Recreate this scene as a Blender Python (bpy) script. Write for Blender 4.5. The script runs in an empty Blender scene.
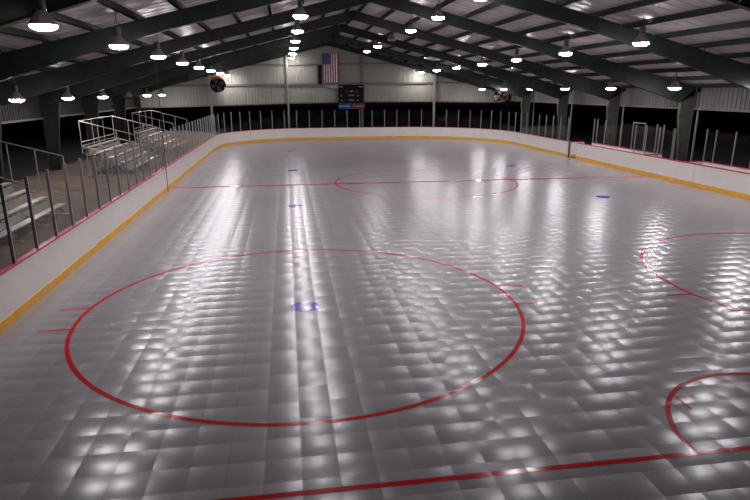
import bpy, math, random
from mathutils import Vector, Matrix
random.seed(4)
sc = bpy.context.scene
col = sc.collection
PI = math.pi

# ------------------------------------------------------------------ materials
def mat(name, base=(.5, .5, .5), rough=.5, metal=0.0, spec=.5, emit=None, strength=0.0, var=.12, vscale=3.0):
    m = bpy.data.materials.new(name); m.use_nodes = True
    nt = m.node_tree; b = nt.nodes['Principled BSDF']
    b.inputs['Roughness'].default_value = rough
    b.inputs['Metallic'].default_value = metal
    b.inputs['Specular IOR Level'].default_value = spec
    b.inputs['Base Color'].default_value = (*base, 1)
    if var > 0:
        tc = nt.nodes.new('ShaderNodeTexCoord'); n = nt.nodes.new('ShaderNodeTexNoise')
        n.inputs['Scale'].default_value = vscale; n.inputs['Detail'].default_value = 4
        r = nt.nodes.new('ShaderNodeMapRange')
        r.inputs['From Min'].default_value = .3; r.inputs['From Max'].default_value = .7
        r.inputs['To Min'].default_value = 1 - var; r.inputs['To Max'].default_value = 1 + var
        mx = nt.nodes.new('ShaderNodeVectorMath'); mx.operation = 'SCALE'
        mx.inputs[0].default_value = base
        nt.links.new(tc.outputs['Object'], n.inputs['Vector'])
        nt.links.new(n.outputs['Fac'], r.inputs['Value'])
        nt.links.new(r.outputs[0], mx.inputs['Scale'])
        nt.links.new(mx.outputs[0], b.inputs['Base Color'])
    if emit:
        b.inputs['Emission Color'].default_value = (*emit, 1)
        b.inputs['Emission Strength'].default_value = strength
    return m

TILE = .455
def tile_material(name, base, rough, rough_mul=1.0, bow=.056, tilt=.0, seam=True, spec=.5, tint=.10, weave=.0):
    """Interlocking plastic sport tile: every tile is slightly dished and tilted, so it catches the lamps on its own."""
    m = bpy.data.materials.new(name); m.use_nodes = True
    nt = m.node_tree; L = nt.links; b = nt.nodes['Principled BSDF']
    N = lambda t: nt.nodes.new(t)
    def math_(op, a, c=None):
        n = N('ShaderNodeMath'); n.operation = op
        for i, v in enumerate((a, c)):
            if v is None: continue
            if isinstance(v, (int, float)): n.inputs[i].default_value = v
            else: L.new(v, n.inputs[i])
        return n.outputs[0]
    tc = N('ShaderNodeNewGeometry'); sep = N('ShaderNodeSeparateXYZ'); L.new(tc.outputs['Position'], sep.inputs[0])
    gx = math_('DIVIDE', math_('ADD', sep.outputs[0], 50.03), TILE); gy = math_('DIVIDE', math_('ADD', sep.outputs[1], 50.0), TILE)
    u = math_('SUBTRACT', math_('FRACT', gx), .5); v = math_('SUBTRACT', math_('FRACT', gy), .5)
    cx = math_('FLOOR', gx); cy = math_('FLOOR', gy)
    cmb = N('ShaderNodeCombineXYZ'); L.new(cx, cmb.inputs[0]); L.new(cy, cmb.inputs[1])
    wn = N('ShaderNodeTexWhiteNoise'); wn.noise_dimensions = '2D'; L.new(cmb.outputs[0], wn.inputs['Vector'])
    ws = N('ShaderNodeSeparateXYZ'); L.new(wn.outputs['Color'], ws.inputs[0])
    # low frequency warp of the slab under the tiles
    ns = N('ShaderNodeTexNoise'); ns.inputs['Scale'].default_value = 1.1; ns.inputs['Detail'].default_value = 2
    L.new(tc.outputs['Position'], ns.inputs['Vector'])
    nsep = N('ShaderNodeSeparateXYZ'); L.new(ns.outputs['Color'], nsep.inputs[0])
    # slope of a dished tile: sin wave with zero at the rim and centre
    def slope(t, w, n, k):
        s = math_('SINE', math_('MULTIPLY', t, 2 * PI))
        a = math_('MULTIPLY', math_('ADD', math_('MULTIPLY', s, .12), math_('MULTIPLY', t, 1.7)), bow * k)
        a = math_('ADD', a, math_('MULTIPLY', math_('SUBTRACT', w, .5), tilt))
        return math_('ADD', a, math_('MULTIPLY', math_('SUBTRACT', n, .5), .022))
    nx = slope(u, ws.outputs[0], nsep.outputs[0], .75); ny = slope(v, ws.outputs[1], nsep.outputs[1], 1.15)
    chk = math_('SUBTRACT', math_('MULTIPLY', math_('PINGPONG', math_('ADD', cx, cy), 1.0), 2.0), 1.0)   # tiles laid in alternate directions
    nx = math_('ADD', nx, math_('MULTIPLY', chk, weave)); ny = math_('ADD', ny, math_('MULTIPLY', chk, weave * .6))
    nv = N('ShaderNodeCombineXYZ'); L.new(nx, nv.inputs[0]); L.new(ny, nv.inputs[1]); nv.inputs[2].default_value = 1
    nn = N('ShaderNodeVectorMath'); nn.operation = 'NORMALIZE'; L.new(nv.outputs[0], nn.inputs[0])
    L.new(nn.outputs[0], b.inputs['Normal'])
    # colour: tile to tile tint, dark hairline seams
    tv = math_('ADD', math_('MULTIPLY', ws.outputs[2], tint), 1 - tint / 2)
    if seam:
        au = math_('ABSOLUTE', u); av = math_('ABSOLUTE', v)
        e = math_('MAXIMUM', au, av)
        s = math_('GREATER_THAN', e, .487)
        tv = math_('MULTIPLY', tv, math_('SUBTRACT', 1.0, math_('MULTIPLY', s, .16)))
    ns2 = N('ShaderNodeTexNoise'); ns2.inputs['Scale'].default_value = .35; ns2.inputs['Detail'].default_value = 5
    L.new(tc.outputs['Position'], ns2.inputs['Vector'])
    tv = math_('MULTIPLY', tv, math_('ADD', .88, math_('MULTIPLY', ns2.outputs['Fac'], .24)))
    vm = N('ShaderNodeVectorMath'); vm.operation = 'SCALE'; vm.inputs[0].default_value = base; L.new(tv, vm.inputs['Scale'])
    L.new(vm.outputs[0], b.inputs['Base Color'])
    b.inputs['Roughness'].default_value = rough
    b.inputs['Specular IOR Level'].default_value = spec
    return m

def glass_material():
    m = bpy.data.materials.new('acrylic_glass'); m.use_nodes = True
    nt = m.node_tree; L = nt.links; nt.nodes.remove(nt.nodes['Principled BSDF'])
    out = nt.nodes['Material Output']; N = lambda t: nt.nodes.new(t)
    g = N('ShaderNodeNewGeometry'); d = N('ShaderNodeVectorMath'); d.operation = 'DOT_PRODUCT'
    L.new(g.outputs['Incoming'], d.inputs[0]); L.new(g.outputs['Normal'], d.inputs[1])
    def mm(op, a, c=None):
        n = N('ShaderNodeMath'); n.operation = op
        for i, v in enumerate((a, c)):
            if v is None: continue
            if isinstance(v, (int, float)): n.inputs[i].default_value = v
            else: L.new(v, n.inputs[i])
        return n.outputs[0]
    c = mm('ABSOLUTE', d.outputs['Value'])
    f = mm('POWER', mm('SUBTRACT', 1.0, c), 5.0)
    f = mm('ADD', .018, mm('MULTIPLY', f, .9)); f = mm('MINIMUM', f, .9)
    t = N('ShaderNodeBsdfTransparent'); t.inputs[0].default_value = (.86, .88, .88, 1)
    gl = N('ShaderNodeBsdfGlossy'); gl.inputs['Roughness'].default_value = .03; gl.inputs['Color'].default_value = (.95, .95, .95, 1)
    mx = N('ShaderNodeMixShader'); L.new(f, mx.inputs[0]); L.new(t.outputs[0], mx.inputs[1]); L.new(gl.outputs[0], mx.inputs[2])
    L.new(mx.outputs[0], out.inputs[0])
    return m

M = dict(
    tile=tile_material('sport_tile_grey', (.232, .221, .229), .24, tint=.0, spec=.33, weave=.011),
    red=tile_material('red_line_paint', (.46, .008, .012), .16, seam=False, spec=.2, bow=.03, tint=0),
    red_thin=tile_material('red_circle_paint', (.46, .02, .025), .18, seam=False, spec=.2, bow=.03, tint=0),
    blue=tile_material('blue_dot_paint', (.006, .02, .34), .16, seam=False, spec=.18, bow=.03, tint=0),
    white=mat('board_white', (.66, .62, .58), .35, var=.04, vscale=1.5),
    yellow=mat('kick_plate_yellow', (.72, .36, .02), .4, var=.1),
    cap=mat('cap_rail_red', (.36, .02, .06), .4, var=.1),
    alu=mat('aluminium_post', (.3, .31, .31), .4, metal=.6),
    galv=mat('galvanised_bleacher', (.36, .32, .28), .45, metal=.5, var=.2, vscale=8),
    plank=mat('bleacher_plank', (.33, .29, .25), .42, metal=.4, var=.15, vscale=6),
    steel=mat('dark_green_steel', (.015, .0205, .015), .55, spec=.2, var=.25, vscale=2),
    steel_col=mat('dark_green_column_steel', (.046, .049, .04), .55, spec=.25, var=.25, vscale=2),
    purlin=mat('purlin_steel', (.014, .015, .014), .6, spec=.15, var=.2),
    roof=mat('roof_sheet', (.42, .375, .38), .36, var=.12, vscale=.9),
    siding=mat('siding_sheet', (.205, .198, .165), .55, var=.08, vscale=.6), siding_side=mat('siding_sheet_side', (.115, .104, .1), .6, spec=.2, var=.08, vscale=.6), siding_left_shaded=mat('siding_sheet_left_shaded', (.03, .029, .031), .7, spec=.1, var=.08, vscale=.6),  # left wall siding is a darker copy, its weaker light put into the colour
    girt=mat('girt_steel', (.09, .085, .075), .5),
    wall_post=mat('wall_post_paint', (.19, .18, .145), .5),
    slab=mat('concrete_slab', (.085, .056, .034), .85, spec=.2, var=.3, vscale=.8),
    night=mat('night_ground', (.012, .012, .014), .95, var=.3),
    black=mat('black_metal', (.008, .008, .009), .8, spec=.1, var=.2),
    dark=mat('dark_housing', (.035, .035, .037), .5),
    reflector=mat('lamp_reflector', (.2, .17, .165), .4, metal=.4),
    lens=mat('lamp_lens', (.9, .9, .9), .3, emit=(1, .955, 1.0), strength=178, var=0),
    lens_pink=mat('lamp_lens_pink', (.9, .8, .8), .3, emit=(1, .62, .55), strength=26, var=0),
    lens_off=mat('lamp_lens_off', (.22, .17, .15), .3, var=0),
    glass=glass_material(),
    flag_red=mat('flag_red', (.2, .02, .045), .8), flag_white=mat('flag_white', (.5, .47, .49), .8), flag_blue=mat('flag_blue', (.015, .02, .09), .8),
    display=mat('score_display_grey', (.12, .12, .12), .6, spec=.2), sign_blue=mat('sign_blue', (.012, .045, .17), .6, spec=.2), sign_red=mat('sign_red', (.12, .018, .02), .6, spec=.2),
    sign_white=mat('sign_lettering', (.4, .42, .46), .5), sign_pale=mat('sign_pale_lettering', (.3, .2, .2), .5),
    fan_rim=mat('fan_rim_metal', (.45, .36, .3), .25, metal=.8), orange=mat('fan_orange', (.4, .1, .03), .5),
    grey=mat('grey_box', (.2, .2, .21), .6), wood=mat('bench_wood', (.42, .27, .14), .5, var=.25),
)

# ------------------------------------------------------------------ mesh helpers
class MB:
    def __init__(s): s.v = []; s.f = []; s.mi = []
    def poly(s, pts, faces, mi=0):
        o = len(s.v); s.v += [tuple(p) for p in pts]
        for f in faces: s.f.append([i + o for i in f]); s.mi.append(mi)
        return s
    def box(s, x0, x1, y0, y1, z0, z1, mi=0):
        return s.poly([(x0, y0, z0), (x1, y0, z0), (x1, y1, z0), (x0, y1, z0), (x0, y0, z1), (x1, y0, z1), (x1, y1, z1), (x0, y1, z1)],
                      [(3, 2, 1, 0), (4, 5, 6, 7), (0, 1, 5, 4), (1, 2, 6, 5), (2, 3, 7, 6), (3, 0, 4, 7)], mi)
    def bar(s, p, q, w, h, mi=0, up=(0, 0, 1)):
        p, q = Vector(p), Vector(q); d = (q - p).normalized(); u = Vector(up)
        if abs(d.dot(u)) > .98: u = Vector((1, 0, 0))
        a = d.cross(u).normalized() * w / 2; c = a.cross(d).normalized() * h / 2
        P = [p - a - c, p + a - c, p + a + c, p - a + c, q - a - c, q + a - c, q + a + c, q - a + c]
        return s.poly(P, [(0, 1, 2, 3), (7, 6, 5, 4), (0, 4, 5, 1), (1, 5, 6, 2), (2, 6, 7, 3), (3, 7, 4, 0)], mi)
    def tube(s, p, q, r, n=8, mi=0):
        p, q = Vector(p), Vector(q); d = (q - p).normalized(); u = Vector((0, 0, 1)) if abs(d.z) < .9 else Vector((1, 0, 0))
        a = d.cross(u).normalized(); c = d.cross(a)
        P = [p + (a * math.cos(2 * PI * i / n) + c * math.sin(2 * PI * i / n)) * r for i in range(n)]
        P += [x + (q - p) for x in P]
        F = [(i, (i + 1) % n, n + (i + 1) % n, n + i) for i in range(n)] + [tuple(range(n - 1, -1, -1)), tuple(range(n, 2 * n))]
        return s.poly(P, F, mi)
    def lathe(s, prof, n=20, mi=0, c=(0, 0, 0), axis='Z', close=False):
        P = []
        for r, z in prof:
            for i in range(n):
                a = 2 * PI * i / n; x, y = r * math.cos(a), r * math.sin(a)
                P.append((c[0] + x, c[1] + y, c[2] + z) if axis == 'Z' else (c[0] + x, c[1] + z, c[2] + y))
        F = []
        for k in range(len(prof) - 1):
            for i in range(n):
                j = (i + 1) % n; F.append((k * n + i, k * n + j, (k + 1) * n + j, (k + 1) * n + i))
        if close:
            F.append(tuple(range(n - 1, -1, -1))); F.append(tuple(range((len(prof) - 1) * n, len(prof) * n)))
        return s.poly(P, F, mi)
    def build(s, name, mats, parent=None, smooth=False, loc=None):
        me = bpy.data.meshes.new(name); me.from_pydata(s.v, [], s.f)
        for m in (mats if isinstance(mats, (list, tuple)) else [mats]): me.materials.append(m)
        for p, i in zip(me.polygons, s.mi): p.material_index = i; p.use_smooth = smooth
        me.update()
        o = bpy.data.objects.new(name, me); col.objects.link(o)
        if parent is not None: o.parent = parent
        if loc: o.location = loc
        return o

def tag(o, label, cat, group=None, kind=None):
    o['label'] = label; o['category'] = cat
    if group: o['group'] = group
    if kind: o['kind'] = kind
    return o
def empty(name, loc=(0, 0, 0), rz=0):
    o = bpy.data.objects.new(name, None); col.objects.link(o); o.location = loc; o.rotation_euler.z = rz; o.empty_display_size = .2
    return o
def kids(o): return [c for c in bpy.data.objects if c.parent == o]
def copy_tree(o, parent=None):
    c = o.copy(); col.objects.link(c)
    if parent is not None: c.parent = parent
    for ch in kids(o): copy_tree(ch, c)
    return c
ORD = ['nearest', 'second', 'third', 'fourth', 'fifth', 'sixth', 'seventh', 'eighth', 'ninth', 'tenth']

# ------------------------------------------------------------------ dimensions (metres)
XL, XR, XC = -5.59, 19.29, 6.9
YN, YF, RC = 1.03, 56.0, 8.5
YG, YE, YN1, YC, DX, RR = 5.735, 11.75, 23.1, 28.52, 6.655, 4.572
HB = 1.08
RIDGE, WL, WR = 4.2, -13.85, 22.25
RZ = 9.05                                   # top of the rafters at the ridge
FRAMES = [58.2 - 7.25 * k for k in range(9)]
YB, YFRONT = 58.45, -.9
def roof_z(x): return RZ - .25 * abs(x - RIDGE)

# ------------------------------------------------------------------ floor and ground
def rink_outline(off=0.0, n=14):
    r = RC + off; pts = []
    for cx, cy, a0 in ((XR - RC, YF - RC, 0), (XL + RC, YF - RC, 90), (XL + RC, YN + RC, 180), (XR - RC, YN + RC, 270)):
        for i in range(n + 1):
            a = math.radians(a0 + 90 * i / n); pts.append((cx + r * math.cos(a), cy + r * math.sin(a)))
    return pts
pts = rink_outline(.05)
m = MB().poly([(x, y, 0) for x, y in pts], [tuple(range(len(pts)))])
tag(m.build('floor', M['tile']), 'grey dished plastic sport tile rink floor', 'floor', kind='structure')
m = MB().box(WL - .05, WR + .05, YFRONT - .3, YB + .3, -.3, -.012)
tag(m.build('floor_slab', M['slab']), 'brown concrete slab around the rink boards', 'floor', kind='structure')
m = MB().box(-120, 140, -60, 190, -.6, -.301)
tag(m.build('ground', M['night']), 'dark ground outside the open shed walls at night', 'ground', kind='structure')

# ------------------------------------------------------------------ floor markings
ZM = .003
def arc_mesh(cx, cy, r, w, a0=0, a1=360, n=96, z=ZM):
    b = MB(); P = []
    for i in range(n + 1):
        a = math.radians(a0 + (a1 - a0) * i / n)
        for rr in (r - w / 2, r + w / 2): P.append((cx + rr * math.cos(a), cy + rr * math.sin(a), z))
    return b.poly(P, [(2 * i, 2 * i + 1, 2 * i + 3, 2 * i + 2) for i in range(n)])
def flat(b, x0, x1, y0, y1, z=ZM): return b.poly([(x0, y0, z), (x1, y0, z), (x1, y1, z), (x0, y1, z)], [(0, 1, 2, 3)])
def line_x(y, x0, x1, w): return flat(MB(), x0, x1, y - w / 2, y + w / 2)
half = RC - (YG - YN); gx = RC - math.sqrt(RC ** 2 - half ** 2)
tag(line_x(YG, XL + gx, XR - gx, .085).build('goal_line', M['red']), 'long straight red goal line across the near end of the floor', 'floor line')
tag(line_x(YC, XL, XR, .27).build('center_line', M['red']), 'straight red centre line across the middle of the rink floor', 'floor line')
for sgn, lab in ((-1, 'large complete red face-off circle on the grey floor, nearest the left board'),
                 (1, 'red face-off circle cut off by the right edge, in front of the right board')):
    t = empty('face_off_circle', (XC + sgn * DX, YE, 0)); tag(t, lab, 'floor circle', 'end zone face-off circles')
    arc_mesh(0, 0, RR, .082).build('ring', M['red'], t)
    for sx in (-1, 1):
        for sy in (-1, 1):
            x0 = sx * (math.sqrt(RR ** 2 - .56 ** 2) + .03); x1 = sx * (RR + .6)
            flat(MB(), min(x0, x1), max(x0, x1), sy * .56 - .035, sy * .56 + .035).build('hash_mark', M['red'], t)
tag(arc_mesh(XC, YC, RR, .09, z=.0022).build('face_off_circle', M['red_thin']), 'faint thin red centre circle crossed by the centre line', 'floor circle')
t = empty('goal_crease', (XC, YG, .0012)); tag(t, 'red half-round goal crease standing on the goal line at lower right', 'goal crease')
arc_mesh(0, 0, 1.87, .075, 0, 180, 60).build('crease_arc', M['red'], t)
for s in (-1, 1):
    b = MB(); xv = s * 1.25; x1 = s * .9
    flat(b, min(xv, x1), max(xv, x1), 1.3, 1.35); flat(b, min(xv, xv - s * .05), max(xv, xv - s * .05), .98, 1.3)
    b.build('corner_mark', M['red'], t)
def disc(cx, cy, r, m_, n=36):
    return MB().poly([(cx + r * math.cos(2 * PI * i / n), cy + r * math.sin(2 * PI * i / n), ZM) for i in range(n)], [tuple(range(n))]).build('face_off_dot', m_)
DOTS = [(-1, YE, 'blue face-off dot in the middle of the large near red circle'),
        (-1, YN1, 'blue face-off dot on the left, just before the red centre line'),
        (-1, 2 * YC - YN1, 'small blue face-off dot on the left, just past the red centre line'),
        (-1, 2 * YC - YE, 'tiny blue face-off dot on the left, closest to the end boards'),
        (1, YN1, 'blue face-off dot on the right, just before the red centre line'),
        (1, 2 * YC - YN1, 'small blue face-off dot on the right, just past the red centre line'),
        (0, YC, 'tiny blue dot on the red line at the centre of the rink')]
for s, y, lab in DOTS:
    d = disc(0, 0, .3 if s else .2, M['blue']); d.location = (XC + s * DX, y, .0012); tag(d, lab, 'face-off dot', 'blue face-off dots')

# ------------------------------------------------------------------ rink boards
def arc_pts(cx, cy, a0, a1, n=16, r=RC):
    return [(cx + r * math.cos(math.radians(a0 + (a1 - a0) * i / n)), cy + r * math.sin(math.radians(a0 + (a1 - a0) * i / n))) for i in range(n + 1)]
def normals(path, left):
    out = []
    for i in range(len(path)):
        a = Vector(path[max(i - 1, 0)]); b = Vector(path[min(i + 1, len(path) - 1)]); d = (b - a).normalized()
        out.append(Vector((-d.y, d.x)) * (1 if left else -1))
    return out
def sweep(path, z0, z1, o0, o1, left=True):
    nr = normals(path, left); b = MB(); P = []
    for (x, y), n in zip(path, nr):
        a = Vector((x, y)) + n * o0; c = Vector((x, y)) + n * o1
        P += [(a.x, a.y, z0), (c.x, c.y, z0), (c.x, c.y, z1), (a.x, a.y, z1)]
    F = []
    for i in range(len(path) - 1):
        k = 4 * i
        for j in range(4): F.append((k + j, k + (j + 1) % 4, k + 4 + (j + 1) % 4, k + 4 + j))
    F += [(3, 2, 1, 0), tuple(range(4 * len(path) - 4, 4 * len(path)))]
    return b.poly(P, F)
def walk(path, start, step, end_pad=.05):
    """points and tangents every `step` along the path"""
    out = []; acc = 0; nxt = start
    for i in range(len(path) - 1):
        a, b = Vector(path[i]), Vector(path[i + 1]); d = (b - a).length
        while nxt <= acc + d + 1e-6:
            out.append((a + (b - a) * ((nxt - acc) / d), (b - a).normalized())); nxt += step
        acc += d
    return out
def add_glass(parent, spots, left, zt=2.7, zb=HB, off=.05, panes=True, pw=.04):
    s = 1 if left else -1
    P = [(p + Vector((-t.y, t.x)) * s * off, t) for p, t in spots]
    for p, t in P:
        b = MB(); n = Vector((-t.y, t.x))
        b.bar((p.x, p.y, zb), (p.x, p.y, zt), pw, .06, up=(n.x, n.y, 0)); b.build('glass_post', M['alu'], parent)
    if panes:
        for (p, t), (q, t2) in zip(P, P[1:]):
            MB().poly([(p.x, p.y, zb + .02), (q.x, q.y, zb + .02), (q.x, q.y, zt - .1), (p.x, p.y, zt - .1)], [(0, 1, 2, 3)]).build('glass_pane', M['glass'], parent)
def board(path, label, left, glass=None, kick=True, wd=.1, group=None):
    t = empty('rink_board', (path[0][0], path[0][1], 0)); tag(t, label, 'rink board', group)
    mi = Matrix.Translation((-path[0][0], -path[0][1], 0))
    def add(b, n, m_):
        o = b.build(n, m_, t); o.matrix_parent_inverse = mi; return o
    add(sweep(path, .0, HB - .035, 0, wd, left), 'panel', M['white'])
    if kick: add(sweep(path, 0.0, .2, -.014, .0, left), 'kick_plate', M['yellow'])
    add(sweep(path, HB - .035, HB, -.02, wd + .02, left), 'cap_rail', M['cap'])
    if glass:
        n0 = set(bpy.data.objects)
        add_glass(t, glass, left)
        for o in kids(t):
            if o not in n0: o.matrix_parent_inverse = mi
    return t
def straight(x, ys): return [(Vector((x, y)), Vector((0, 1))) for y in ys]
def rng(a, b, s):
    out = []
    while a <= b + 1e-6: out.append(a); a += s
    return out
SEAM = 27.42
board([(XL, YN + RC), (XL, SEAM - .012)], 'white glass-topped rink board along the left side, nearer the camera than its seam', True,
      straight(XL, rng(10.02, SEAM - .1, 1.15)))
board([(XL, SEAM + .012), (XL, YF - RC)], 'white glass-topped rink board along the left side, from its seam to the far corner', True,
      straight(XL, rng(27.85, YF - RC, 1.15)))
far = arc_pts(XL + RC, YF - RC, 179.9, 90) + arc_pts(XR - RC, YF - RC, 90, .1)
board(far, 'long white rink board with glass curving across the far end under the flag', True, walk(far, .6, 1.2))
board([(XR, YF - RC), (XR, 38.05)], 'white rink board with glass on the right, from the far corner to the gate gap', True,
      [(p, Vector((0, -1))) for p, _ in straight(XR, rng(38.3, YF - RC, 1.2))])
board([(XR, 36.8), (XR, 25.15)], 'white rink board without glass on the right, from the gate gap to the panel seam', True)
board([(XR, 25.12), (XR, YN + RC)], 'white rink board without glass on the right, running out of the picture', True)
near = arc_pts(XR - RC, YN + RC, -.1, -90) + arc_pts(XL + RC, YN + RC, 270, 180.1)
board(near, 'white rink board curving around the near end below the camera', True)
# gate gap on the right
t = empty('gate_post', (XR + .06, 37.95, 0)); tag(t, 'dark upright gate post at the gap in the right boards', 'gate post')
MB().box(-.04, .04, -.04, .04, 0, HB + .02).build('post_tube', M['girt'], t)
MB().box(-.08, .08, -.08, .08, -.005, .02).build('foot_plate', M['black'], t)
t = empty('rink_gate', (XR + .04, 37.7, 0)); tag(t, 'open white gate panel turned outward at the gap in the right boards', 'gate')
MB().box(0, .95, -.04, .04, .02, HB - .04).build('panel', M['white'], t)
MB().box(0, .95, -.054, -.04, .02, .2).build('kick_plate', M['yellow'], t)
MB().box(-.01, .96, -.06, .06, HB - .04, HB).build('cap_rail', M['cap'], t)

# benches behind the right boards
XB = 20.45
def bench_wall(pts, label, left, glass=None):
    t = empty('bench_wall', (pts[0][0], pts[0][1], 0)); tag(t, label, 'bench wall')
    mi = Matrix.Translation((-pts[0][0], -pts[0][1], 0))
    for b, n, m_ in ((sweep(pts, 0, HB - .035, 0, .08, left), 'panel', M['white']), (sweep(pts, HB - .035, HB, -.015, .095, left), 'cap_rail', M['cap'])):
        o = b.build(n, m_, t); o.matrix_parent_inverse = mi
    if glass:
        add_glass(t, glass, left, zt=2.64, off=.04)
        for o in kids(t): o.matrix_parent_inverse = mi
    return t
def sp(x, ys): return [(Vector((x, y)), Vector((0, -1))) for y in ys]
w2 = bench_wall([(XB, 36.95), (XB, 29.45)], 'white outer wall with glass of the team bench between gate gap and scorer box', True, sp(XB, [36.93, 36.5, 35.5, 33.6, 32.4, 31.2, 30.1, 29.5]))
o = MB().box(XB + .01, XB + .07, 31.2, 32.4, 2.6, 2.65).build('door_header', M['alu'], w2); o.matrix_parent_inverse = Matrix.Translation((-XB, -36.95, 0))
w1 = bench_wall([(XB, 26.1), (XB, 12.0)], 'white outer wall with glass of the team bench nearest the right edge', True, sp(XB, [26.1, 25.45, 24.2, 23.1, 21.9, 20.7, 19.5, 18.3, 17.1, 15.9]))
bench_wall([(XR + .13, 26.1), (XB - .02, 26.1)], 'short white cross wall closing the bench behind the panel seam', True)
bench_wall([(XR + .13, 29.42), (XB - .02, 29.42)], 'short white cross wall between the scorer box and the farther bench', True)
t = empty('scorer_glass', (XR + .05, 28.5, HB)); tag(t, 'clear glass shield with metal posts on the right board before the scorer box', 'glass shield')
ys = [30.3, 29.3, 28.15, 27.0, 26.88]
add_glass(t, [(Vector((0, y - 28.5)), Vector((0, -1))) for y in ys], True, zt=2.62 - HB, zb=0, off=0)
def team_bench(y0, y1, label):
    t = empty('team_bench', (XB - .3, (y0 + y1) / 2, 0)); tag(t, label, 'bench'); L = (y1 - y0) / 2
    MB().box(-.15, .15, -L, L, .42, .46).build('seat', M['wood'], t)
    for k in (-1, 0, 1): MB().box(-.12, .12, k * (L - .2) - .03, k * (L - .2) + .03, -.012, .42).build('leg', M['alu'], t)
team_bench(30.2, 36.4, 'low wooden players bench inside the box beyond the scorer glass')
team_bench(17, 25.4, 'low wooden players bench inside the box at the right edge')

# ------------------------------------------------------------------ building frames
def i_member(lo, hi, y, fw=.2, tw=.014):
    """tapered I-section in a plane of constant y; lo and hi are matching edge points (x, z)"""
    b = MB(); n = len(lo)
    for yy, flip in ((y - tw, False), (y + tw, True)):
        P = [(x, yy, z) for x, z in lo] + [(x, yy, z) for x, z in hi]
        b.poly(P, [((i, i + 1, n + i + 1, n + i) if not flip else (n + i, n + i + 1, i + 1, i)) for i in range(n - 1)])
    for e in (lo, hi):
        for (x0, z0), (x1, z1) in zip(e, e[1:]): b.bar((x0, y, z0), (x1, y, z1), fw, .022, up=(0, 0, 1) if abs(x1 - x0) > abs(z1 - z0) else (1, 0, 0))
    return b
PUR = [.35 + 1.45 * k for k in range(13)]      # distance of each purlin from the ridge
HALF = WR - .05 - RIDGE
for k, y in enumerate(FRAMES):
    vis = len([f for f in FRAMES if f > 5])
    fr = empty('steel_frame', (RIDGE, y, 0))
    idx = [f for f in sorted(FRAMES)].index(y)
    lab = {0: 'dark green steel gable frame above the camera, outside the view', 8: 'dark green steel gable frame standing against the end wall'}.get(idx, 'dark green tapered steel gable frame, %s counted from the end wall' % ['', 'first', 'second', 'third', 'fourth', 'fifth', 'sixth', 'seventh', 'eighth'][8 - idx])
    tag(fr, lab, 'steel frame', 'steel gable frames', kind='structure')
    for s in (1, -1):
        X = lambda d: s * d
        end = (k == 0)
        lo = [(X(0), RZ - .52), (X(7.8), RZ - .25 * 7.8 - .5), (X(11), RZ - .25 * 11 - .64), (X(14.5), RZ - .25 * 14.5 - .86), (X(16.85), 3.85)]
        hi = [(X(0), RZ), (X(7.8), RZ - .25 * 7.8), (X(11), RZ - .25 * 11), (X(14.5), RZ - .25 * 14.5), (X(HALF), RZ - .25 * HALF)]
        if end: lo = [(x, h - .42) for x, h in hi]
        i_member(lo, hi, 0).build('rafter', M['steel'], fr)
        ii = 0 if s > 0 else .3; co_ = HALF - (.4 if s > 0 else .02)
        ci = [(X(17.15 + ii), -.012), (X(17.0 + ii), 1.9), (X(16.82 + ii), 3.2), (X(16.85 + ii * .5), 3.85)]; co = [(X(co_), -.012), (X(co_), 1.9), (X(co_), 3.2), (X(co_ + .05), RZ - .25 * (co_ + .05))]
        if end: ci = [(X(HALF - .4), z) for _, z in ci]
        cb = i_member(ci, co, 0)
        for zz, a in ((0, 17.3),): cb.box(min(X(a), X(HALF)), max(X(a), X(HALF)), -.16, .16, -.012, .02)
        cb.build('column', M['steel_col' if s > 0 else 'steel'], fr)  # left columns take the darker steel, their dimmer light put into the colour
        if not end:
            # web stiffener at the knee, splice plate and braces up to the purlins
            MB().bar((X(16.85), 0, 3.87), (X(HALF - .03), 0, 4.5), .16, .02).build('knee_plate', M['steel'], fr)
            for d in PUR[2::3]:
                dep = .5 if d < 7.8 else .5 + (d - 7.8) * .05
                for sy in (-1, 1):
                    MB().bar((X(d - .02), sy * .1, RZ - .25 * d - dep + .03), (X(d - .02), sy * .62, RZ - .25 * d - .02), .045, .02).build('flange_brace', M['steel'], fr)
    MB().box(-.02, .02, -.16, .16, RZ - .56, RZ + .0).build('ridge_plate', M['steel'], fr)

# ------------------------------------------------------------------ roof
ZS = .2
def ribbed(rows, a0, a1, pitch, depth, place):
    """sheet with trapezoid ribs along one axis; place(a, h, row) -> point"""
    prof = []; a = a0
    while a < a1:
        for da, h in ((0, 0), (pitch * .68, 0), (pitch * .76, depth), (pitch * .92, depth)):
            if a + da <= a1: prof.append((a + da, h))
        a += pitch
    prof.append((a1, 0))
    b = MB(); n = len(prof); P = []
    for r in rows: P += [place(a, h, r) for a, h in prof]
    F = []
    for k in range(len(rows) - 1):
        for i in range(n - 1): F.append((k * n + i, k * n + i + 1, (k + 1) * n + i + 1, (k + 1) * n + i))
    return b.poly(P, F)
ceil = empty('ceiling', (0, 0, 0)); tag(ceil, 'pale ribbed metal roof sheets on dark purlins', 'ceiling', kind='structure')
for s in (1, -1):
    ribbed([-.0, HALF + .35], YFRONT - .3, YB + .25, .6, .03, lambda a, h, r: (RIDGE + s * r, a, RZ - .25 * r + ZS + h)).build('roof_sheet', M['roof'], ceil)
    for d in PUR:
        x = RIDGE + s * d; z = RZ - .25 * d
        b = MB(); b.box(x - .035, x + .035, YFRONT, YB, z - .005, z + ZS - .005)
        b.box(x - .08, x + .035, YFRONT, YB, z - .005, z + .008)
        b.build('purlin', M['purlin'], ceil)

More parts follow.
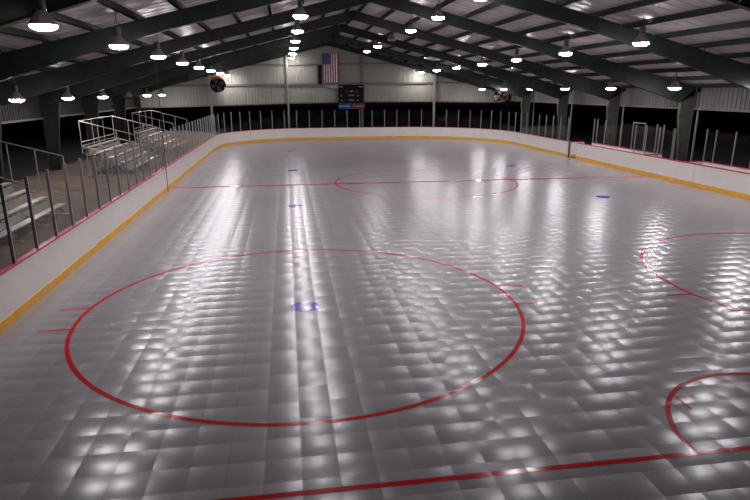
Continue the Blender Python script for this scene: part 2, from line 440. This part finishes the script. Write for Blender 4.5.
# ------------------------------------------------------------------ walls
def siding(place, a0, a1, zb, zt):
    prof = ribbed([0, 1], a0, a1, .3, .035, lambda a, h, r: place(a, h, zb(a) if r == 0 else zt(a)))
    return prof
def lerp(tab):
    def f(x):
        if x <= tab[0][0]: return tab[0][1]
        for (x0, y0), (x1, y1) in zip(tab, tab[1:]):
            if x <= x1: return y0 + (y1 - y0) * (x - x0) / (x1 - x0)
        return tab[-1][1]
    return f
zb_end = lerp([(WL, 2.98), (-7, 3.13), (0, 3.34), (7.5, 3.46), (15, 3.46), (22.3, 3.34)])
wb = empty('wall_back', (0, YB, 0)); tag(wb, 'end wall of pale vertical ribbed siding, open below', 'wall', kind='structure')
siding(lambda a, h, z: (a, h, z), WL, WR, zb_end, lambda x: roof_z(x) + ZS).build('siding', M['siding'], wb)
for zf, nm in ((lambda x: 5.1 + (x - 4) * .012, 'girt'), (lambda x: 6.93 + (x - 4) * .016, 'girt')):
    lim = (RZ - zf(4)) / .25 - .3
    a, c = max(WL, RIDGE - lim), min(WR, RIDGE + lim)
    MB().bar((a, -.09, zf(a)), (c, -.09, zf(c)), .12, .17).build(nm, M['girt'], wb)
b = MB(); xs = [WL, -7, 0, 7.5, 15, WR]
for x0, x1 in zip(xs, xs[1:]): b.bar((x0, -.06, zb_end(x0) - .05), (x1, -.06, zb_end(x1) - .05), .14, .1)
b.build('bottom_girt', M['girt'], wb)
for x in (-6.95, .29, 7.5, 14.78):
    b = MB(); top = roof_z(x) - .35
    b.box(x - .09, x + .09, -.36, -.34, -.012, top); b.box(x - .09, x + .09, -.17, -.15, -.012, top); b.box(x - .015, x + .015, -.34, -.17, -.012, top)
    b.build('wall_column', M['girt'] if x == 7.5 else M['wall_post'], wb)
wf = empty('wall_front', (0, YFRONT, 0)); tag(wf, 'ribbed siding wall behind the camera', 'wall', kind='structure')
siding(lambda a, h, z: (a, -h, z), WL, WR, lambda x: 5.2 if roof_z(x) > 5.3 else roof_z(x), lambda x: roof_z(x) + ZS).build('siding', M['siding'], wf)
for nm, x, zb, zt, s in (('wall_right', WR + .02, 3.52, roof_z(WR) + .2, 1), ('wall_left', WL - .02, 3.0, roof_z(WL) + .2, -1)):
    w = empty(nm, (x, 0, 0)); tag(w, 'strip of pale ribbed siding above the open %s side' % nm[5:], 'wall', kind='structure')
    siding(lambda a, h, z: (s * h, a, z), YFRONT, YB, lambda a: zb, lambda a: zt).build('siding', M['siding_side' if s > 0 else 'siding_left_shaded'], w)
    MB().box(min(0, -s * .12), max(0, -s * .12), YFRONT, YB, zb - .08, zb + .02).build('bottom_girt', M['girt'], w)
    for y in FRAMES[1:-1]:
        MB().box(-.035, .035, y + .1, y + .17, -.012, zb).build('jamb_post', M['wall_post'], w)

# ------------------------------------------------------------------ high bay lamps
def make_lamp(lens):
    t = empty('high_bay_lamp')
    MB().lathe([(.285, .0), (.293, .03), (.275, .045), (.225, .12), (.165, .2), (.115, .265), (.095, .3), (.085, .3), (.105, .265), (.155, .2), (.215, .12), (.265, .04)], 28).build('reflector', M['reflector'], t, smooth=True)
    MB().lathe([(.284, .02), (.28, -.02), (.24, -.07), (.15, -.105), (.001, -.12)], 28).build('lens', lens, t, smooth=True)
    MB().lathe([(.09, .29), (.105, .32), (.105, .53), (.08, .57), (.02, .585)], 16, close=True).build('ballast_housing', M['dark'], t)
    if lens is not M['lens_off']:           # added unseen spot beside the housing, puts bright patches on the roof sheets
        ld = bpy.data.lights.new('added_uplight', 'SPOT'); ld.energy = 14; ld.spot_size = math.radians(115); ld.spot_blend = .6; ld.shadow_soft_size = .07; ld.color = (1, .94, .95)
        lo = bpy.data.objects.new('added_uplight', ld); col.objects.link(lo); lo.parent = t; lo.location = (.16, 0, .6); lo.rotation_euler = (PI, 0, 0)
    b = MB()
    for i in range(10):
        a0, a1 = PI * i / 10 * 1.6, PI * (i + 1) / 10 * 1.6
        b.tube((.05 * math.sin(a0), 0, .64 - .05 * math.cos(a0)), (.05 * math.sin(a1), 0, .64 - .05 * math.cos(a1)), .01, 6)
    b.build('hook', M['dark'], t)
    return t
proto = {k: make_lamp(M[k]) for k in ('lens', 'lens_pink', 'lens_off')}
used = set()
ROWS = [ # name, x, first y, lens z, slots
    ('lowest left row over the bleachers', -11.06, 26.77, 4.14, [0, 1, 2, 3, 4, 5]),
    ('row halfway up the left roof slope', -5.12, 14.28, 5.86, [0, 1, 2, 3, 4, 5, 6, 7]),
    ('row just left of the ridge', .72, 24.06, 7.27, [-2, -1, 0, 1, 2, 3, 4, 5]),
    ('row just right of the ridge', 7.02, 27.28, 7.68, [-2, -1, 0, 1, 2, 3, 4]),
    ('row halfway up the right roof slope', 12.97, 20.65, 6.15, [-1, 0, 1, 2, 3, 4, 5, 6]),
    ('lowest right row above the boards', 19.43, 27.56, 4.6, [-2, -1, 0, 1, 2, 3, 4, 5]),
]
CSS = {'lowest left row over the bleachers': 4.5}
for rn, x, y0, z, slots in ROWS:
    vis = 0
    for j in slots:
        y = y0 + 5.95 * j; kind = 'lens'
        if rn.startswith('row just left') and j == 2: kind = 'lens_pink'
        if rn.startswith('row just right') and j == 4: kind = 'lens_pink'
        if rn.startswith('row just right') and j == 2: kind = 'lens_off'
        if rn.startswith('lowest left row') and j == 3: kind = 'lens_off'
        if kind in used: t = copy_tree(proto[kind])
        else: t = proto[kind]; used.add(kind)
        px, pz = x, z
        if y > 53.5:                        # the last lamps hang a little in front of the end wall
            ny = 57.3 if rn.startswith('row halfway') else 57.1 if rn.startswith('row just left') else 55.5; q = ny / y; px, y, pz = x * q, ny, 4.49 + (z - 4.49) * q
        if rn.startswith('lowest right') and j == 4: q = 50.2 / y; px, y, pz = x * q, 50.2, 4.49 + (z - 4.49) * q
        t.location = (px, y, pz)
        # hanger from the lamp hook up to the purlins
        zt = roof_z(px) + .02
        b = MB().tube((0, 0, .68), (0, 0, zt - pz), .014, 6)
        b.build('hanger', M['dark'], t)
        state = {'lens': 'lit', 'lens_pink': 'dim pinkish', 'lens_off': 'unlit'}[kind]
        if j < 0: lab = '%s lamp %s overhead in the %s' % (state, {-1: 'nearly', -2: 'straight'}[j], rn)
        else: lab = '%s bell lamp, %s in view in the %s' % (state, ORD[vis], rn); vis += 1
        tag(t, lab, 'lamp', 'high bay lamps under the roof')

# ------------------------------------------------------------------ bleachers on the left
def make_bleacher():
    t = empty('bleacher'); L = 3.1
    rows = 5; X = lambda k: -.15 - .58 * k; Z = lambda k: .45 + .275 * k
    for k in range(rows):
        MB().box(X(k) - .13, X(k) + .13, -L, L, Z(k) - .05, Z(k)).build('seat_plank', M['plank'], t)
        if k: MB().box(X(k) + .16, X(k) + .4, -L, L, Z(k) - .44, Z(k) - .4).build('foot_plank', M['plank'], t)
    for k in range(1, rows): MB().box(X(k) + .13, X(k) + .15, -L, L, Z(k) - .38, Z(k) - .12).build('riser_board', M['plank'], t)
    for y in (-L + .1, -1.05, 1.05, L - .1):
        b = MB()
        b.bar((.1, y, .05), (-2.6, y, .05), .05, .05)                       # ground sill
        b.bar((X(0) + .1, y, .2), (X(4) - .1, y, Z(4) - .32), .05, .07)     # raking stringer
        for k in range(rows):
            b.bar((X(k), y, .05), (X(k), y, Z(k) - .05), .045, .045)
            b.bar((X(k) - .13, y, Z(k) - .07), (X(k) + .45, y, Z(k) - .07 - .0), .03, .04) if k else None
        b.bar((X(1), y, .08), (X(3), y, Z(3) - .1), .03, .03); b.bar((X(4), y, .08), (X(2), y, Z(2) - .1), .03, .03)
        b.build('support_frame', M['galv'], t)
    b = MB()
    for y0, y1 in ((-L + .1, -1.05), (-1.05, 1.05), (1.05, L - .1)):
        b.bar((X(4), y0, .1), (X(4), y1, 1.3), .03, .03); b.bar((X(4), y1, .1), (X(4), y0, 1.3), .03, .03)
    b.build('cross_brace', M['galv'], t)
    xb = X(4) - .17; xf = .12
    def rail(p, q, r=.024): return MB().tube(p, q, r, 8)
    g = rail((xb, -L, 2.96), (xb, L, 2.96)).build('back_rail', M['galv'], t)
    rail((xb, -L, 1.65), (xb, L, 1.65), .02).build('rail_bar', M['galv'], g)
    rail((xb, -L, 1.85), (xb, L, 1.85), .02).build('rail_bar', M['galv'], g)
    for y in (-L, -L / 3, L / 3, L): rail((xb, y, 1.2), (xb, y, 2.96), .022).build('rail_post', M['galv'], g)
    for s in (-1, 1):
        y = s * L
        g = rail((xb, y, 2.96), (xf, y, 2.2)).build('side_rail', M['galv'], t)
        rail((xb, y, 1.65), (xf, y, .72), .02).build('rail_bar', M['galv'], g)
        for f in (.33, .66, 1.0):
            x = xb + (xf - xb) * f; zt = 2.96 - .76 * f
            rail((x, y, .05 if f == 1 else 1.65 - .93 * f), (x, y, zt), .022).build('rail_post', M['galv'], g)
    return t
bl = make_bleacher()
for i, (y, lab) in enumerate(((19.6, 'aluminium bleacher closest to the camera at the left edge, behind the glass'),
                              (36.4, 'aluminium bleacher with high guard rails, middle of the three along the left wall'),
                              (47.6, 'aluminium bleacher with guard rails, farthest of the three along the left wall'))):
    t = bl if i == 0 else copy_tree(bl)
    t.location = (-8.25, y, -.012); tag(t, lab, 'bleacher', 'bleachers behind the left boards')

# ------------------------------------------------------------------ things on the end wall
FY = 57.78
t = empty('flag', (4.41, FY, 7.85)); tag(t, 'American flag hung vertically on the end wall above the scoreboard', 'flag')
def flag_y(x, z): return .035 * math.sin(x * 7 + z * .8) + .02 * math.sin(z * 3)
b = MB(); W, H = 1.54, 2.62; nz = 24
for i in range(13):
    for sub in range(2):
        x0 = -W / 2 + W * (i + sub / 2) / 13; x1 = x0 + W / 26
        for k in range(nz):
            z0 = -H * k / nz; z1 = -H * (k + 1) / nz
            mi = 2 if (i < 7 and k < 9) else (i % 2)
            b.poly([(x0, flag_y(x0, z0), z0), (x0, flag_y(x0, z1), z1), (x1, flag_y(x1, z1), z1), (x1, flag_y(x1, z0), z0)], [(0, 1, 2, 3)], mi)
cw, ch = W * 7 / 13, H * 9 / nz
for r in range(11):
    for c in range(9):
        if (r + c) % 2: continue
        cx = -W / 2 + cw * (c + 1) / 10; cz = -ch * (r + 1) / 12; P = []
        for q in range(10):
            a = PI / 2 + q * PI / 5; rr = .026 if q % 2 == 0 else .011
            P.append((cx + rr * math.cos(a), flag_y(cx, cz) - .012, cz + rr * math.sin(a)))
        b.poly(P, [tuple(range(10))], 1)
b.build('cloth', [M['flag_red'], M['flag_white'], M['flag_blue']], t)
MB().tube((-.82, .02, .0), (.82, .02, .0), .02, 8).build('hanging_rod', M['dark'], t)

t = empty('scoreboard', (6.35, 57.7, 4.17)); tag(t, 'black scoreboard with grey displays on the end wall right of the flag', 'scoreboard')
MB().box(-1.24, 1.24, -.1, .12, -.86, .86).build('cabinet', M['black'], t)
for x0, x1, z0, z1 in ((-1.18, -.78, .6, .74), (.74, 1.16, .6, .74), (-.14, .2, .16, .32), (-.24, .28, -.2, -.08), (-.24, .28, -.66, -.52), (-1.02, -.86, -.24, -.1), (-1.02, -.86, -.68, -.54), (.58, .76, -.24, -.1), (.58, .76, -.66, -.52), (-.5, -.36, .18, .28), (.46, .6, .18, .28)):
    MB().box(x0, x1, -.112, -.1, z0, z1).build('display', M['display'], t)
for x0, m_, m2, lab, cat in ((5.1, 'sign_blue', 'sign_white', 'blue advertising sign with white lettering under the scoreboard', 'sign'), (6.42, 'sign_red', 'sign_pale', 'dull red advertising sign with pale lettering under the scoreboard', 'sign')):
    t = empty('sign', (x0, 57.7, 2.74)); tag(t, lab, cat)
    w = 1.28
    MB().box(0, w, -.04, .04, 0, .56).build('panel', M[m_], t)
    b = MB(); rnd = random.Random(int(x0 * 10)); x = .12
    while x < w - .16:                       # an illegible line of lettering
        ww = rnd.uniform(.07, .11); h = rnd.choice((.14, .14, .2))
        b.box(x, x + .03, -.05, -.04, .2, .2 + h); b.box(x, x + ww, -.05, -.04, .2, .23); b.box(x + ww - .03, x + ww, -.05, -.04, .2, .34); b.box(x, x + ww, -.05, -.04, .31, .34); x += ww + .035
    b.build('lettering', M[m2], t)
t = empty('loudspeaker', (3.42, 57.75, 5.95)); tag(t, 'tall narrow black loudspeaker box on the end wall at the left edge of the flag', 'loudspeaker')
MB().box(-.22, .17, -.1, .2, -.88, .85).build('cabinet', M['black'], t)
for z in (-.45, .2): MB().lathe([(.15, -.115), (.13, -.1), (.05, -.08), (.001, -.075)], 18, axis='Y', c=(0, 0, z)).build('cone', M['dark'], t)
t = empty('wall_box', (4.42, 57.8, 4.9)); tag(t, 'grey wedge shaped box on the end wall directly below the flag', 'box')
P = [(-.75, .2), (.7, .2), (.7, -.22), (-.3, -.22)]
MB().poly([(x, -.12, z) for x, z in P] + [(x, .1, z) for x, z in P], [(0, 3, 2, 1), (4, 5, 6, 7)] + [(i, (i + 1) % 4, 4 + (i + 1) % 4, 4 + i) for i in range(4)]).build('housing', M['grey'], t)
MB().box(-.6, .68, -.14, -.12, .12, .18).build('lip', M['dark'], t)

def drum_fan(loc, rz, tilt, label, rim, accent, inner):
    t = empty('drum_fan', loc, rz); t.rotation_euler = (tilt, 0, rz); tag(t, label, 'fan')
    R = .68
    MB().lathe([(R - .03, -.2), (R, -.22), (R + .03, -.2), (R + .02, .2), (R, .22), (R - .03, .2), (R - .03, -.2)], 36, axis='Y').build('drum', rim, t, smooth=True)
    g = MB()
    for r in (.2, .36, .52): g.lathe([(r - .008, -.215), (r + .008, -.215), (r + .008, -.2), (r - .008, -.2), (r - .008, -.215)], 30, axis='Y')
    for k in range(8):
        a = k * PI / 4; g.tube((.1 * math.cos(a), -.207, .1 * math.sin(a)), (R * math.cos(a), -.207, R * math.sin(a)), .008, 5)
    g.build('guard', inner, t)
    MB().lathe([(.001, -.12), (.1, -.12), (.12, -.1), (.12, .14), (.001, .14)], 18, axis='Y').build('motor', M['black'], t)
    for k in range(4):
        a = k * PI / 2 + .3; c, s = math.cos(a), math.sin(a); P = []
        for r, w in ((.11, .09), (.36, .17), (.6, .2)):
            for q in (-1, 1): P.append((r * c - q * w * s, q * .07, r * s + q * w * c))
        MB().poly(P, [(0, 1, 3, 2), (2, 3, 5, 4)]).build('blade', M['dark'] if inner is M['black'] else inner, t)
    b = MB()
    for k in range(9):
        a = math.radians(55 + 9 * k); a2 = math.radians(55 + 9 * (k + 1))
        b.bar((.72 * math.cos(a), -.05, .72 * math.sin(a)), (.72 * math.cos(a2), -.05, .72 * math.sin(a2)), .3, .04, up=(0, 1, 0))
    b.build('top_cover', accent, t)
    MB().lathe([(.001, .19), (R - .03, .19), (R - .03, .205), (.001, .205)], 30, axis='Y').build('dark_back_disc', M['black'], t)  # black disc added behind the blades to darken the drum interior
    MB().bar((0, .2, .6), (0, .5, 1.1), .06, .04).build('bracket', M['dark'], t)
    return t
drum_fan((-6.15, 57.35, 5.02), .15, 0, 'round black drum fan hanging on the end wall at left of the ridge lamps', M['black'], M['orange'], M['black'])
drum_fan((21.3, 56.9, 3.95), -.35, -.35, 'round metal drum fan with a shiny rim hanging in the far right corner', M['fan_rim'], M['fan_rim'], M['fan_rim'])

t = empty('hanging_pole', (XL + .09, 27.42, 0)); tag(t, 'thin dark vertical pole rising from the left board seam to the roof', 'pole')
MB().tube((0, 0, 0), (0, 0, roof_z(XL) + .02), .014, 8).build('pole_tube', M['black'], t)
MB().box(-.05, .05, -.05, .05, 0, .015).build('foot_plate', M['dark'], t)

# ------------------------------------------------------------------ camera, world
cam = bpy.data.cameras.new('camera'); co = bpy.data.objects.new('camera', cam); col.objects.link(co)
f, yaw, pitch, roll = 576.1, .1495, .2703, -.0012
cam.sensor_width = 36; cam.sensor_fit = 'HORIZONTAL'; cam.lens = f / 750 * 36; cam.clip_start = .05; cam.clip_end = 500
cy, sy, cp, sp_ = math.cos(yaw), math.sin(yaw), math.cos(pitch), math.sin(pitch)
fwd = Vector((sy * cp, cy * cp, -sp_)); right = Vector((cy, -sy, 0)); up = right.cross(fwd)
r2 = right * math.cos(roll) + up * math.sin(roll); u2 = -right * math.sin(roll) + up * math.cos(roll)
co.matrix_world = Matrix(((r2.x, u2.x, -fwd.x, 0), (r2.y, u2.y, -fwd.y, 0), (r2.z, u2.z, -fwd.z, 4.49), (0, 0, 0, 1)))
sc.camera = co
w = bpy.data.worlds.new('night_sky'); sc.world = w; w.use_nodes = True
bg = w.node_tree.nodes['Background']; bg.inputs[0].default_value = (.25, .35, .6, 1); bg.inputs[1].default_value = .006
sc.view_settings.view_transform = 'Standard'
sc.view_settings.look = 'None'
sc.view_settings.exposure = 0.0
sc.cycles.use_denoising = True
sc.cycles.sample_clamp_indirect = 6
